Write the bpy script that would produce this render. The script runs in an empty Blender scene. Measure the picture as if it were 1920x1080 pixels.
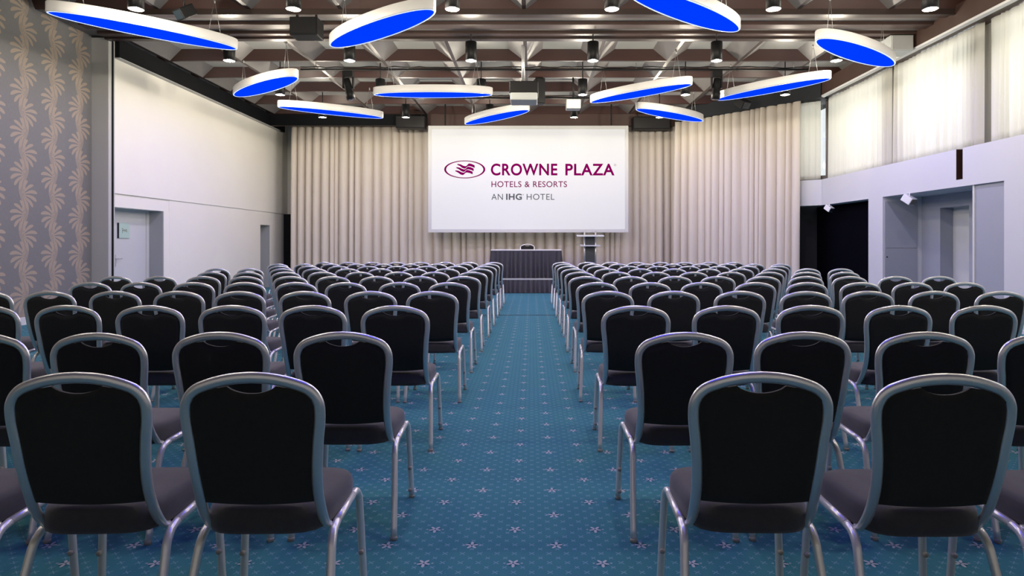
import bpy, bmesh, math, random
from mathutils import Vector, Matrix
PI = math.pi
scene = bpy.context.scene
COL = scene.collection

# ------------------------------------------------------------------ camera
cam_d = bpy.data.cameras.new('camera')
cam = bpy.data.objects.new('camera', cam_d)
COL.objects.link(cam)
cam.location = (0, 0, 1.32)
cam.rotation_euler = (PI / 2, 0, 0)
cam_d.sensor_width = 36
cam_d.lens = 36 * 1230 / 1920
cam_d.shift_x = -37 / 1920
cam_d.shift_y = -82 / 1920
cam_d.clip_end = 200
scene.camera = cam

# ------------------------------------------------------------------ world, exposure
world = bpy.data.worlds.new('world')
scene.world = world
world.use_nodes = True
wb = world.node_tree.nodes['Background']
wb.inputs[0].default_value = (0.90, 0.96, 1.0, 1)
wb.inputs[1].default_value = 1.0
vs = scene.view_settings
vs.view_transform = 'Standard'
vs.look = 'None'
vs.gamma = 1
vs.use_curve_mapping = False
vs.exposure = 0.0


def area(name, loc, rot, sx, sy, power, color):
    d = bpy.data.lights.new(name, 'AREA')
    d.shape = 'RECTANGLE'
    d.size, d.size_y, d.energy, d.color = sx, sy, power, color
    o = bpy.data.objects.new(name, d)
    COL.objects.link(o)
    o.location = loc
    o.rotation_euler = rot
    return o


# daylight outside the clerestory windows of the right wall, shining in through the sheers
area('daylight', (8.3, 9.6, 4.05), (0, math.radians(82), 0), 2.1, 13.0, 200, (0.98, 1.0, 1.0))
o_ = area('daylight', (7.55, 17.75, 4.05), (0, 0, 0), 1.3, 1.9, 22, (0.98, 1.0, 1.0))
o_.rotation_euler = Vector((-0.6, -0.8, -0.08)).to_track_quat('-Z', 'Z').to_euler()


# ------------------------------------------------------------------ node helpers
class X:
    """a scalar in a material's node tree, with arithmetic"""
    nt = None

    def __init__(s, v): s.v = v

    @staticmethod
    def m(op, *a, clamp=False):
        n = X.nt.nodes.new('ShaderNodeMath')
        n.operation = op
        n.use_clamp = clamp
        for i, q in enumerate(a):
            q = q.v if isinstance(q, X) else q
            if isinstance(q, (int, float)):
                n.inputs[i].default_value = q
            else:
                X.nt.links.new(q, n.inputs[i])
        return X(n.outputs[0])

    def __add__(s, o): return X.m('ADD', s, o)
    __radd__ = __add__
    def __sub__(s, o): return X.m('SUBTRACT', s, o)
    def __rsub__(s, o): return X.m('SUBTRACT', o, s)
    def __mul__(s, o): return X.m('MULTIPLY', s, o)
    __rmul__ = __mul__
    def __truediv__(s, o): return X.m('DIVIDE', s, o)
    def __gt__(s, o): return X.m('GREATER_THAN', s, o)
    def __lt__(s, o): return X.m('LESS_THAN', s, o)
    def sin(s): return X.m('SINE', s)
    def cos(s): return X.m('COSINE', s)
    def fract(s): return X.m('FRACT', s)
    def floor(s): return X.m('FLOOR', s)
    def abs(s): return X.m('ABSOLUTE', s)
    def pow(s, o): return X.m('POWER', s, o)
    def max(s, o): return X.m('MAXIMUM', s, o)
    def min(s, o): return X.m('MINIMUM', s, o)


def atan2(a, b): return X.m('ARCTAN2', a, b)
def hypot(a, b): return X.m('SQRT', a * a + b * b)


def position():
    g = X.nt.nodes.new('ShaderNodeNewGeometry')
    s = X.nt.nodes.new('ShaderNodeSeparateXYZ')
    X.nt.links.new(g.outputs['Position'], s.inputs[0])
    return [X(o) for o in s.outputs]


def rgb_mix(fac, a, b):
    n = X.nt.nodes.new('ShaderNodeMix')
    n.data_type = 'RGBA'
    for i, q in ((0, fac), (6, a), (7, b)):
        q = q.v if isinstance(q, X) else q
        if isinstance(q, (int, float)):
            n.inputs[i].default_value = q
        elif isinstance(q, tuple):
            n.inputs[i].default_value = (*q, 1)
        else:
            X.nt.links.new(q, n.inputs[i])
    return n.outputs[2]


def noise(scale, detail=3, stretch=None):
    tc = X.nt.nodes.new('ShaderNodeTexCoord')
    n = X.nt.nodes.new('ShaderNodeTexNoise')
    n.inputs['Scale'].default_value = scale
    n.inputs['Detail'].default_value = detail
    src = tc.outputs['Object']
    if stretch:
        mp = X.nt.nodes.new('ShaderNodeMapping')
        mp.inputs['Scale'].default_value = stretch
        X.nt.links.new(src, mp.inputs[0])
        src = mp.outputs[0]
    X.nt.links.new(src, n.inputs['Vector'])
    return X(n.outputs['Fac'])


MATS = {}


def mat(name, color=(0.5, 0.5, 0.5), rough=0.5, metal=0.0, emit=None, strength=0.0, spec=0.5, var=0.0, vscale=8.0,
        vstretch=None, bump=0.0, bscale=200.0, sheen=0.0):
    m = bpy.data.materials.new(name)
    m.use_nodes = True
    X.nt = m.node_tree
    b = m.node_tree.nodes['Principled BSDF']
    b.inputs['Base Color'].default_value = (*color, 1)
    b.inputs['Roughness'].default_value = rough
    b.inputs['Metallic'].default_value = metal
    b.inputs['Specular IOR Level'].default_value = spec
    if sheen:
        b.inputs['Sheen Weight'].default_value = sheen
        b.inputs['Sheen Roughness'].default_value = 0.5
    if emit:
        b.inputs['Emission Color'].default_value = (*emit, 1)
        b.inputs['Emission Strength'].default_value = strength
    if var:
        f = noise(vscale, 4, vstretch)
        lo = tuple(c * (1 - var) for c in color)
        hi = tuple(min(1, c * (1 + var)) for c in color)
        m.node_tree.links.new(rgb_mix(f, lo, hi), b.inputs['Base Color'])
    if bump:
        f = noise(bscale, 2)
        bn = m.node_tree.nodes.new('ShaderNodeBump')
        bn.inputs['Strength'].default_value = bump
        bn.inputs['Distance'].default_value = 0.002
        m.node_tree.links.new(f.v, bn.inputs['Height'])
        m.node_tree.links.new(bn.outputs[0], b.inputs['Normal'])
    MATS[name] = m
    return m


M_white = mat('white wall paint', (0.86, 0.835, 0.755), 0.7, var=0.03, vscale=1.2)
M_white_shade = mat('shaded white bulkhead', (0.62, 0.63, 0.67), 0.6, var=0.03, vscale=1.0)  # the walls' white with its bluish shade mixed into the colour
M_greyp = mat('grey panel and shaded recess paint', (0.34, 0.36, 0.42), 0.6, var=0.03, vscale=1.0)  # grey paint of the panel; darkens the recess walls for their shade
M_doorw = mat('pale grey door lacquer', (0.60, 0.61, 0.60), 0.5, var=0.02, vscale=1.0)
M_jamb = mat('grey door jamb paint', (0.33, 0.345, 0.36), 0.55)
M_black = mat('black paint', (0.008, 0.009, 0.011), 0.6, spec=0.1)
M_alcove = mat('black stage drape', (0.004, 0.004, 0.007), 0.9, spec=0.0)
M_dgrey = mat('dark grey board', (0.026, 0.028, 0.032), 0.7, spec=0.1)
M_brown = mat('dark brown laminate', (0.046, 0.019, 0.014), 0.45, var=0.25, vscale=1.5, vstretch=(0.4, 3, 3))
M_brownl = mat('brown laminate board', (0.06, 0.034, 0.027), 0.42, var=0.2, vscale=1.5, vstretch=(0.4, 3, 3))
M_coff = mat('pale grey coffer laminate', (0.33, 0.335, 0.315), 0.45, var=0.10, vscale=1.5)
M_coffs = mat('taupe band and lit slope laminate', (0.17, 0.16, 0.155), 0.42, var=0.15, vscale=1.5)  # on the side slopes: brown laminate paled for the light it reflects
M_rib = mat('dark ceiling rib', (0.03, 0.018, 0.015), 0.4)
M_trimg = mat('satin grey trim', (0.48, 0.48, 0.46), 0.5)
M_steel = mat('brushed silver frame', (0.72, 0.73, 0.735), 0.30, metal=0.75)
M_leg = mat('polished aluminium leg', (0.74, 0.73, 0.71), 0.30, metal=0.5)
M_rubber = mat('clear grey glide', (0.30, 0.28, 0.25), 0.35)
M_fabric = mat('charcoal upholstery', (0.045, 0.042, 0.048), 0.85, spec=0.25, var=0.15, vscale=60, bump=0.25, bscale=900, sheen=0.25)
M_back = mat('unlit charcoal upholstery', (0.023, 0.023, 0.022), 0.85, spec=0.2, var=0.15, vscale=60, bump=0.2, bscale=900, sheen=0.04)  # same fabric as the seat, its unlit look darkened into the colour
M_ring = mat('white lamp rim', (0.74, 0.725, 0.70), 0.45, emit=(1.0, 0.97, 0.92), strength=0.03)
M_seam = mat('lit edge of diffuser', (0.8, 0.85, 1.0), 0.4, emit=(0.55, 0.72, 1.0), strength=1.0)
M_blue = mat('blue glowing diffuser', (0.0, 0.0, 0.15), 0.6, emit=(0.0, 0.0046, 1.0), strength=10.0, spec=0.0)
M_can = mat('black spotlight can', (0.008, 0.008, 0.009), 0.4, spec=0.3)
M_refl = mat('bright reflector', (0.85, 0.84, 0.82), 0.12, metal=0.9)
M_bulb = mat('lamp lens', (1, 1, 1), 0.3, emit=(1.0, 0.93, 0.82), strength=6.0)
M_wire = mat('steel wire', (0.45, 0.45, 0.45), 0.4, metal=0.8)
M_equip = mat('black equipment housing', (0.008, 0.008, 0.009), 0.5, spec=0.2)
M_equipg = mat('grey equipment housing', (0.40, 0.42, 0.41), 0.45)
M_glassl = mat('dark lens glass', (0.02, 0.03, 0.04), 0.05)
M_skirt = mat('charcoal pleated skirt', (0.050, 0.046, 0.054), 0.75)
M_cloth = mat('white table cover', (0.75, 0.74, 0.70), 0.7)
M_acryl = mat('clear acrylic shelf', (0.80, 0.83, 0.83), 0.1)
M_lect = mat('dark lectern panel', (0.035, 0.042, 0.045), 0.4)
M_base = mat('white skirting', (0.66, 0.66, 0.66), 0.5)
M_seamt = mat('dark carpet seam', (0.02, 0.035, 0.05), 0.8)
M_screenf = mat('pale screen border', (0.62, 0.63, 0.62), 0.6)
M_screen = mat('lit screen cloth', (0.45, 0.455, 0.46), 0.8, emit=(0.97, 0.98, 1.0), strength=0.36)
M_mag = mat('magenta projected ink', (0.12, 0.0, 0.050), 0.9, spec=0.0, emit=(0.2, 0.0, 0.085), strength=0.4)
M_dgr = mat('grey projected ink', (0.08, 0.085, 0.09), 0.8, spec=0.0, emit=(0.10, 0.11, 0.12), strength=0.3)
M_sign = mat('pale green glass sign', (0.45, 0.62, 0.53), 0.15)
M_signi = mat('brown sign ink', (0.20, 0.16, 0.09), 0.6)
M_colm = mat('grey column plaster', (0.30, 0.29, 0.265), 0.7)
M_winf = mat('dark bronze window frame', (0.045, 0.030, 0.024), 0.4)
M_slot = mat('brown slot lining', (0.035, 0.016, 0.011), 0.6, spec=0.1)


def curtain_mat(name, color, transl, transp):
    m = bpy.data.materials.new(name)
    m.use_nodes = True
    nt = X.nt = m.node_tree
    out = nt.nodes['Material Output']
    b = nt.nodes['Principled BSDF']
    b.inputs['Base Color'].default_value = (*color, 1)
    b.inputs['Roughness'].default_value = 0.85
    b.inputs['Specular IOR Level'].default_value = 0.15
    f = noise(30, 3, (1, 1, 0.05))
    nt.links.new(rgb_mix(f, tuple(c * 0.93 for c in color), tuple(min(1, c * 1.05) for c in color)), b.inputs['Base Color'])
    last = b.outputs[0]
    if transl:
        t = nt.nodes.new('ShaderNodeBsdfTranslucent')
        t.inputs[0].default_value = (*color, 1)
        mx = nt.nodes.new('ShaderNodeMixShader')
        mx.inputs[0].default_value = transl
        nt.links.new(last, mx.inputs[1])
        nt.links.new(t.outputs[0], mx.inputs[2])
        last = mx.outputs[0]
    if transp:
        t = nt.nodes.new('ShaderNodeBsdfTransparent')
        mx = nt.nodes.new('ShaderNodeMixShader')
        mx.inputs[0].default_value = transp
        nt.links.new(last, mx.inputs[1])
        nt.links.new(t.outputs[0], mx.inputs[2])
        last = mx.outputs[0]
    nt.links.new(last, out.inputs[0])
    return m


M_drape = curtain_mat('beige heavy drape', (0.70, 0.635, 0.555), 0, 0)
M_sheer = curtain_mat('off white sheer', (0.86, 0.85, 0.79), 0.55, 0.08)


def pane_mat():
    m = bpy.data.materials.new('window glass')
    m.use_nodes = True
    nt = m.node_tree
    t = nt.nodes.new('ShaderNodeBsdfTransparent')
    g = nt.nodes.new('ShaderNodeBsdfGlossy')
    g.inputs['Roughness'].default_value = 0.03
    mx = nt.nodes.new('ShaderNodeMixShader')
    mx.inputs[0].default_value = 0.06
    nt.links.new(t.outputs[0], mx.inputs[1])
    nt.links.new(g.outputs[0], mx.inputs[2])
    nt.links.new(mx.outputs[0], nt.nodes['Material Output'].inputs[0])
    return m


M_pane = pane_mat()


def carpet_mat():
    m = bpy.data.materials.new('teal patterned carpet')
    m.use_nodes = True
    nt = X.nt = m.node_tree
    b = nt.nodes['Principled BSDF']
    b.inputs['Roughness'].default_value = 0.95
    b.inputs['Sheen Weight'].default_value = 0.12
    b.inputs['Sheen Roughness'].default_value = 0.4
    b.inputs['Sheen Tint'].default_value = (0.35, 0.75, 0.85, 1)
    b.inputs['Specular IOR Level'].default_value = 0.1
    px, py, pz = position()
    SX, SY = 0.3702, 0.322

    def lattice(ox, oy, sx, sy):
        u = ((px - ox) / sx + 0.5).fract() - 0.5
        v = ((py - oy) / sy + 0.5).fract() - 0.5
        return u * sx, v * sy

    pale, dark, dots = None, None, None
    for ox, oy, up in ((-0.077, 2.715, 1), (-0.077 + SX / 2, 2.715 + SY / 2, -1)):
        u, v = lattice(ox, oy, SX, SY)
        r = hypot(u, v * 0.8)
        th = atan2(v * up, u)
        petal = (th * 5 + 1.57).cos() * 0.5 + 0.5
        p = (r < petal * 0.022 + 0.006) * (1 - (r < 0.005))
        k = (r < 0.024) * (v * up < 0.010) * (v * up > -0.024) * (1 - p)
        r2 = hypot(u.abs() - 0.036, v)
        p2 = (r2 < 0.005) * 0.6
        pale = p + p2 if pale is None else pale + p + p2
        dark = k if dark is None else dark + k
    u, v = lattice(0.0, 2.72, SX / 5, SY / 4)
    cross = ((u.abs() - v.abs()).abs() < 0.0035) * (u.abs() < 0.011)
    u, v = lattice(SX / 10, 2.72 + SY / 8, SX / 5, SY / 4)
    cross = cross + ((u.abs() - v.abs()).abs() < 0.0035) * (u.abs() < 0.009)
    pale = pale.min(1.0)
    n1 = noise(260, 2)
    n2 = noise(1.3, 3)
    base = rgb_mix(n2, (0.036, 0.160, 0.200), (0.048, 0.198, 0.240))
    base = rgb_mix(n1 * 0.5, base, (0.022, 0.092, 0.140))
    c = rgb_mix(cross.min(1.0) * 0.55, base, (0.20, 0.31, 0.40))
    c = rgb_mix(dark.min(1.0) * 0.55, c, (0.010, 0.025, 0.07))
    c = rgb_mix(pale * 0.75, c, (0.50, 0.48, 0.52))
    nt.links.new(c, b.inputs['Base Color'])
    bn = nt.nodes.new('ShaderNodeBump')
    bn.inputs['Strength'].default_value = 0.35
    bn.inputs['Distance'].default_value = 0.003
    nt.links.new(n1.v, bn.inputs['Height'])
    nt.links.new(bn.outputs[0], b.inputs['Normal'])
    return m


M_carpet = carpet_mat()


def wallpaper_mat():
    m = bpy.data.materials.new('frond wallpaper')
    m.use_nodes = True
    nt = X.nt = m.node_tree
    b = nt.nodes['Principled BSDF']
    b.inputs['Roughness'].default_value = 0.6
    px, py, pz = position()
    PU, PV = 0.66, 0.67
    U = (((py - 10.72) / PU + 0.5).fract() - 0.5) * PU

    def wrap(c):
        return (((pz - c) / PV + 0.5).fract() - 0.5) * PV

    c0 = 1.32 + (458 - 250) / 115          # height of one leftward fan
    ph = wrap(c0)
    mask = None
    for s, cy in ((-1, c0), (1, c0 + PV / 2)):
        dx = U * s + 0.035
        dy = wrap(cy)
        r = hypot(dx, dy)
        th = atan2(dy, dx)
        t = r / 0.345
        tt = t / (1.0 - th.abs() * 0.17)
        st = ((th + t * t * 0.30) * 14.0 + 0.2).cos()
        leaf = (st > (tt * 1.0).pow(7) * 1.5 - 0.42 + (tt - 0.72).abs() * 0.5) * (tt < 1.0) * (t > 0.10) * (dx > -0.005)
        mask = leaf if mask is None else mask.max(leaf)
    d = U - (ph * (2 * PI / PV) + 0.5).sin() * 0.045
    strand = (d.abs() < 0.062) * ((d * (2 * PI / 0.028)).cos() > -0.35)
    mask = mask.max(strand)
    n1 = noise(90, 2, (1, 1, 0.15))
    bg = rgb_mix(n1, (0.150, 0.148, 0.150), (0.20, 0.198, 0.195))
    fg = rgb_mix(n1, (0.33, 0.262, 0.200), (0.40, 0.320, 0.245))
    nt.links.new(rgb_mix(mask * 0.92, bg, fg), b.inputs['Base Color'])
    return m


M_paper = wallpaper_mat()


# ------------------------------------------------------------------ mesh helpers
class MB:
    def __init__(s):
        s.v, s.f, s.mi, s.sm = [], [], [], []

    def add(s, verts, faces, mi=0, smooth=False):
        o = len(s.v)
        s.v += [tuple(p) for p in verts]
        s.f += [tuple(i + o for i in f) for f in faces]
        s.mi += [mi] * len(faces)
        s.sm += [smooth] * len(faces)
        return s

    def box(s, x0, x1, y0, y1, z0, z1, mi=0):
        v = [(x, y, z) for z in (z0, z1) for y in (y0, y1) for x in (x0, x1)]
        return s.add(v, [(0, 2, 3, 1), (4, 5, 7, 6), (0, 1, 5, 4), (2, 6, 7, 3), (0, 4, 6, 2), (1, 3, 7, 5)], mi)

    def bbox(s, x0, x1, y0, y1, z0, z1, r=0.01, mi=0, seg=2):
        """a box with bevelled edges"""
        bm = bmesh.new()
        mt = Matrix.Translation(((x0 + x1) / 2, (y0 + y1) / 2, (z0 + z1) / 2)) @ Matrix.Diagonal((x1 - x0, y1 - y0, z1 - z0, 1))
        bmesh.ops.create_cube(bm, size=1, matrix=mt)
        bmesh.ops.bevel(bm, geom=bm.edges[:], offset=r, segments=seg, affect='EDGES', profile=0.5)
        bm.verts.ensure_lookup_table()
        for i, q in enumerate(bm.verts): q.index = i
        s.add([q.co[:] for q in bm.verts], [tuple(q.index for q in f.verts) for f in bm.faces], mi)
        bm.free()
        return s

    def quad(s, a, b, c, d, mi=0):
        return s.add([a, b, c, d], [(0, 1, 2, 3)], mi)

    def tube(s, pts, ru, rv=None, n=8, up=(0, 1, 0), mi=0, cap=True):
        """sweep an ellipse along a polyline; rv is the radius along 'up', ru across it"""
        rv = ru if rv is None else rv
        P = [Vector(p) for p in pts]
        vs, fs = [], []
        for i, p in enumerate(P):
            t = (P[min(i + 1, len(P) - 1)] - P[max(i - 1, 0)]).normalized()
            u = Vector(up)
            u = u - t * u.dot(t)
            if u.length < 1e-4:
                u = Vector((1, 0, 0)) - t * t.x
            u.normalize()
            w = t.cross(u)
            for k in range(n):
                a = 2 * PI * k / n
                vs.append(p + w * (ru * math.cos(a)) + u * (rv * math.sin(a)))
        for i in range(len(P) - 1):
            for k in range(n):
                k2 = (k + 1) % n
                fs.append((i * n + k, i * n + k2, (i + 1) * n + k2, (i + 1) * n + k))
        s.add(vs, fs, mi, True)
        if cap:
            o = len(s.v) - len(vs)
            s.f += [tuple(o + k for k in reversed(range(n))), tuple(o + (len(P) - 1) * n + k for k in range(n))]
            s.mi += [mi, mi]
            s.sm += [False, False]
        return s

    def lathe(s, prof, n=20, c=(0, 0, 0), mi=0, mat4=None):
        vs, fs = [], []
        for r, z in prof:
            for k in range(n):
                a = 2 * PI * k / n
                p = Vector((r * math.cos(a), r * math.sin(a), z))
                if mat4: p = mat4 @ p
                vs.append(p + Vector(c))
        for i in range(len(prof) - 1):
            for k in range(n):
                k2 = (k + 1) % n
                fs.append((i * n + k, i * n + k2, (i + 1) * n + k2, (i + 1) * n + k))
        return s.add(vs, fs, mi, True)

    def grid(s, rows, mi=0, smooth=True):
        """a sheet from rows of points"""
        n = len(rows[0])
        vs = [p for r in rows for p in r]
        fs = [(i * n + k, i * n + k + 1, (i + 1) * n + k + 1, (i + 1) * n + k) for i in range(len(rows) - 1) for k in range(n - 1)]
        return s.add(vs, fs, mi, smooth)

    def build(s, name, mats, parent=None, loc=None, fix=True):
        me = bpy.data.meshes.new(name)
        me.from_pydata(s.v, [], s.f)
        for q in (mats if isinstance(mats, (list, tuple)) else [mats]):
            me.materials.append(q)
        me.polygons.foreach_set('material_index', s.mi)
        me.polygons.foreach_set('use_smooth', s.sm)
        if fix:
            bm = bmesh.new()
            bm.from_mesh(me)
            bmesh.ops.recalc_face_normals(bm, faces=bm.faces[:])
            bm.to_mesh(me)
            bm.free()
        me.update()
        o = bpy.data.objects.new(name, me)
        COL.objects.link(o)
        if parent: o.parent = parent
        if loc: o.location = loc
        return o


def tag(o, label, cat, group=None, kind=None):
    o['label'] = label
    o['category'] = cat
    if group: o['group'] = group
    if kind: o['kind'] = kind
    return o


def empty(name, loc=(0, 0, 0), rz=0, label=None, cat=None, group=None):
    o = bpy.data.objects.new(name, None)
    o.empty_display_size = 0.1
    COL.objects.link(o)
    o.location = loc
    o.rotation_euler = (0, 0, rz)
    if label: tag(o, label, cat, group)
    return o


def struct(name, mb, mats, parent=None):
    o = mb.build(name, mats, parent)
    if not parent: o['kind'] = 'structure'
    return o


def copy_tree(o, parent=None):
    c = o.copy()
    COL.objects.link(c)
    if parent: c.parent = parent
    for ch in list(KIDS.get(o.name, [])):
        copy_tree(ch, c)
    return c


KIDS = {}


def remember(root):
    for ch in root.children_recursive:
        KIDS.setdefault(ch.parent.name, []).append(ch)


def smooth_path(pts, sub=6):
    """Catmull-Rom through the points"""
    P = [Vector(p) for p in pts]
    P = [P[0] * 2 - P[1]] + P + [P[-1] * 2 - P[-2]]
    out = []
    for i in range(1, len(P) - 2):
        for k in range(sub):
            t = k / sub
            a, b, c, d = P[i - 1:i + 3]
            out.append(0.5 * ((2 * b) + (c - a) * t + (2 * a - 5 * b + 4 * c - d) * t * t + (3 * b - a - 3 * c + d) * t ** 3))
    out.append(P[-2])
    return out


ORD = ['', 'first', 'second', 'third', 'fourth', 'fifth', 'sixth', 'seventh', 'eighth', 'ninth', 'tenth', 'eleventh']

# ------------------------------------------------------------------ room shell
XL, XL2, XR = -8.3, -8.0, 7.2
ZC = 5.25
struct('floor', MB().box(-9.0, 9.4, -4.2, 22, -0.2, 0), M_carpet)
struct('trim_1', MB().box(-7.9, 7.1, 12.18, 12.24, 0, 0.004), M_seamt)

struct('wall_left', MB().box(XL - 0.2, XL, -4.2, 12.37, 0, 5.6), M_paper)
struct('baseboard_left', MB().bbox(XL, XL + 0.02, -4.2, 12.37, 0, 0.13, 0.004), M_base)
# end post of the folding partition between papered and white wall
struct('trim_2', MB().bbox(XL - 0.2, XL2 + 0.02, 12.37, 12.56, 0, 5.22, 0.006), M_trimg)
struct('trim_3', MB().box(XL2 + 0.02, XL2 + 0.035, 12.46, 12.50, 0, 5.18), M_black)
w = MB()
w.box(XL2 - 0.4, XL2, 12.56, 21.7, 2.30, 5.6)                        # upper panel
w.box(XL2 - 0.4, XL2 - 0.035, 12.56, 14.52, 2.04, 2.30)              # lintel over the double door
w.box(XL2 - 0.4, XL2 - 0.03, 14.32, 14.52, 0, 2.04)
w.box(XL2 - 0.4, XL2 - 0.025, 14.52, 19.40, 0, 2.30)
w.box(XL2 - 0.4, XL2 - 0.025, 19.40, 20.12, 1.90, 2.30)
w.box(XL2 - 0.4, XL2 - 0.025, 20.12, 21.7, 0, 2.30)
w.box(XL2 - 0.9, XL2 - 0.4, 12.4, 21.7, 0, 5.6)
struct('wall_left_far', w, M_white)
struct('trim_4', MB().box(XL2 - 0.36, XL2 - 0.036, 14.29, 14.32, 0, 2.04), M_jamb)
struct('trim_5', MB().box(XL2 - 0.36, XL2 - 0.036, 20.09, 20.12, 0, 1.90), M_jamb)
struct('baseboard_left_far', MB().box(XL2 - 0.025, XL2 - 0.012, 14.52, 19.4, 0, 0.10), M_base)

# door on the left: double leaf in a deep reveal
d1 = empty('door_1', (XL2 - 0.4, 13.1, 0))
d1['kind'] = 'structure'
for y0, y1, hs in ((12.62 - 13.1, -0.004, -1), (0.004, 14.20 - 13.1, 1)):
    lf = MB().bbox(0.0, 0.045, y0, y1, 0.01, 2.0, 0.004).build('door_leaf', M_doorw, d1)
    yh = 0.055 * hs
    h = MB()
    h.bbox(0.045, 0.055, yh - 0.022, yh + 0.022, 0.88, 1.12, 0.004)
    h.tube([(0.055, yh, 1.03), (0.10, yh, 1.03)], 0.010)
    h.tube(smooth_path([(0.10, yh, 1.03), (0.105, yh + 0.03 * hs, 1.032), (0.10, yh + 0.14 * hs, 1.03)], 4), 0.009)
    h.build('door_handle', M_steel, lf)
fr = MB()
fr.bbox(-0.0, 0.07, 14.20 - 13.1, 14.29 - 13.1, 0, 2.04, 0.004)
fr.bbox(-0.0, 0.07, 12.56 - 13.1, 14.20 - 13.1, 2.0, 2.04, 0.004)
fr.build('door_frame', M_doorw, d1)

sg = empty('door_sign', (XL2 - 0.353, 13.42, 1.60), 0, 'square pale green glass sign on the double door by the wallpaper', 'sign')
MB().bbox(0.0, 0.022, -0.175, 0.175, -0.155, 0.155, 0.003).build('plate', M_sign, sg)
MB().box(0.0, 0.023, -0.20, -0.176, -0.155, 0.155).build('edge_bracket', M_dgrey, sg)
ink = MB()
for (a, b, c, d) in ((-.09, .04, -.05, .045), (-.05, .045, -.07, -.05), (-.08, 0, -.045, .005), (-.03, -.01, -.02, .025), (-.005, .02, 0.0, -.02),
                     (.02, .02, .03, -.015), (.045, .03, .04, -.02), (.045, .025, .07, .02), (.07, .02, .075, -.035)):
    ink.tube([(0.0235, a, b), (0.0235, c, d)], 0.005, 0.0015, n=6, up=(1, 0, 0))
ink.build('lettering', M_signi, sg)

# right wall below the bulkhead
w = MB()
w.box(XR, XR + 0.5, -4.2, 10.0, 0, 2.29)
struct('wall_right', w, M_white_shade)
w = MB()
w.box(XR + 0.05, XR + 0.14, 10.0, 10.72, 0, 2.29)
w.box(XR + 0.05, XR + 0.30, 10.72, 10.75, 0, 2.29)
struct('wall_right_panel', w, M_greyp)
struct('trim_6', MB().box(XR + 0.03, XR + 0.07, 10.72, 10.76, 0, 2.29), M_base)
w = MB()
w.box(XR, XR + 1.1, 13.46, 14.03, 0, 2.29)                           # block between recess and alcove
struct('wall_right_pillar', w, M_white_shade)
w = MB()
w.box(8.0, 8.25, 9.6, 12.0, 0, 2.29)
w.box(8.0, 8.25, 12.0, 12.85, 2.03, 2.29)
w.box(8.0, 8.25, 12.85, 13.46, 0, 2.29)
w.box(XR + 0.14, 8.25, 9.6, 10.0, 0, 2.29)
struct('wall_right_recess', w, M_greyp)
d2 = empty('door_2', (8.22, 12.4, 0))
d2['kind'] = 'structure'
MB().bbox(0.03, 0.08, -0.40, 0.45, 0.0, 2.03, 0.004).build('door_leaf', M_doorw, d2)
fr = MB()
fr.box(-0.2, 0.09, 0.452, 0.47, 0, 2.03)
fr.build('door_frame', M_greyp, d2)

# bulkhead (ledge) with a vertical slot, the soffit over the recess
w = MB()
w.box(XR, XR + 0.42, -4.2, 10.96, 2.29, 2.93)
w.box(XR, XR + 0.42, 11.13, 16.3, 2.29, 2.93)
w.box(XR, XR + 0.42, 10.96, 11.13, 2.29, 2.41)
w.box(XR + 0.40, 9.2, -4.2, 17.0, 2.29, 2.42)
a, b = Vector((XR, 16.3, 0)), Vector((6.74, 16.66, 0))                 # return towards the drape
w.add([(a.x, a.y, 2.29), (b.x, b.y, 2.29), (b.x + .3, b.y + .45, 2.29), (a.x + .42, a.y + .45, 2.29),
       (a.x, a.y, 2.93), (b.x, b.y, 2.93), (b.x + .3, b.y + .45, 2.93), (a.x + .42, a.y + .45, 2.93)],
      [(0, 1, 2, 3), (4, 7, 6, 5), (0, 4, 5, 1), (1, 5, 6, 2), (2, 6, 7, 3), (3, 7, 4, 0)])
w.box(XR, XR + 0.42, 16.3, 16.75, 2.29, 2.93)
struct('wall_right_bulkhead', w, M_white_shade)
struct('trim_7', MB().box(XR + 0.10, XR + 0.12, 10.96, 11.118, 2.41, 2.93).box(XR + 0.002, XR + 0.12, 11.118, 11.129, 2.411, 2.929), M_slot)

# dark alcove with the black drape
w = MB()
w.box(7.50, 7.60, 14.03, 17.25, 0, 2.289, 0)
w.box(6.7, 7.6, 17.25, 17.45, 0, 2.95, 1)
w.box(XR + 0.40, 7.6, 16.76, 17.25, 2.29, 2.40, 1)
struct('wall_right_alcove', w, [M_alcove, M_dgrey])

# back walls behind the drapes
struct('trim_30', MB().box(-7.999, -7.2, 21.15, 21.49, 0, 2.29), M_black)  # black block put in for the shade of the gap beside the curtain
struct('wall_back', MB().box(-8.9, 5.2, 21.5, 21.7, 0, 5.6), M_white)
w = MB()
A, B = Vector((4.6, 21.6, 0)), Vector((6.62, 17.75, 0))
n = Vector((B.y - A.y, -(B.x - A.x), 0)).normalized() * -0.2
w.add([A, B, B + n, A + n] + [q + Vector((0, 0, 5.6)) for q in (A, B, B + n, A + n)],
      [(0, 1, 2, 3), (4, 7, 6, 5), (0, 4, 5, 1), (1, 5, 6, 2), (2, 6, 7, 3), (3, 7, 4, 0)])
w.box(6.58, 7.1, 17.3, 17.75, 0, 2.93)
struct('wall_back_angled', w, M_dgrey)
struct('wall_front', MB().box(-9.0, 9.2, -4.4, -4.2, 0, 5.6), M_white)

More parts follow.
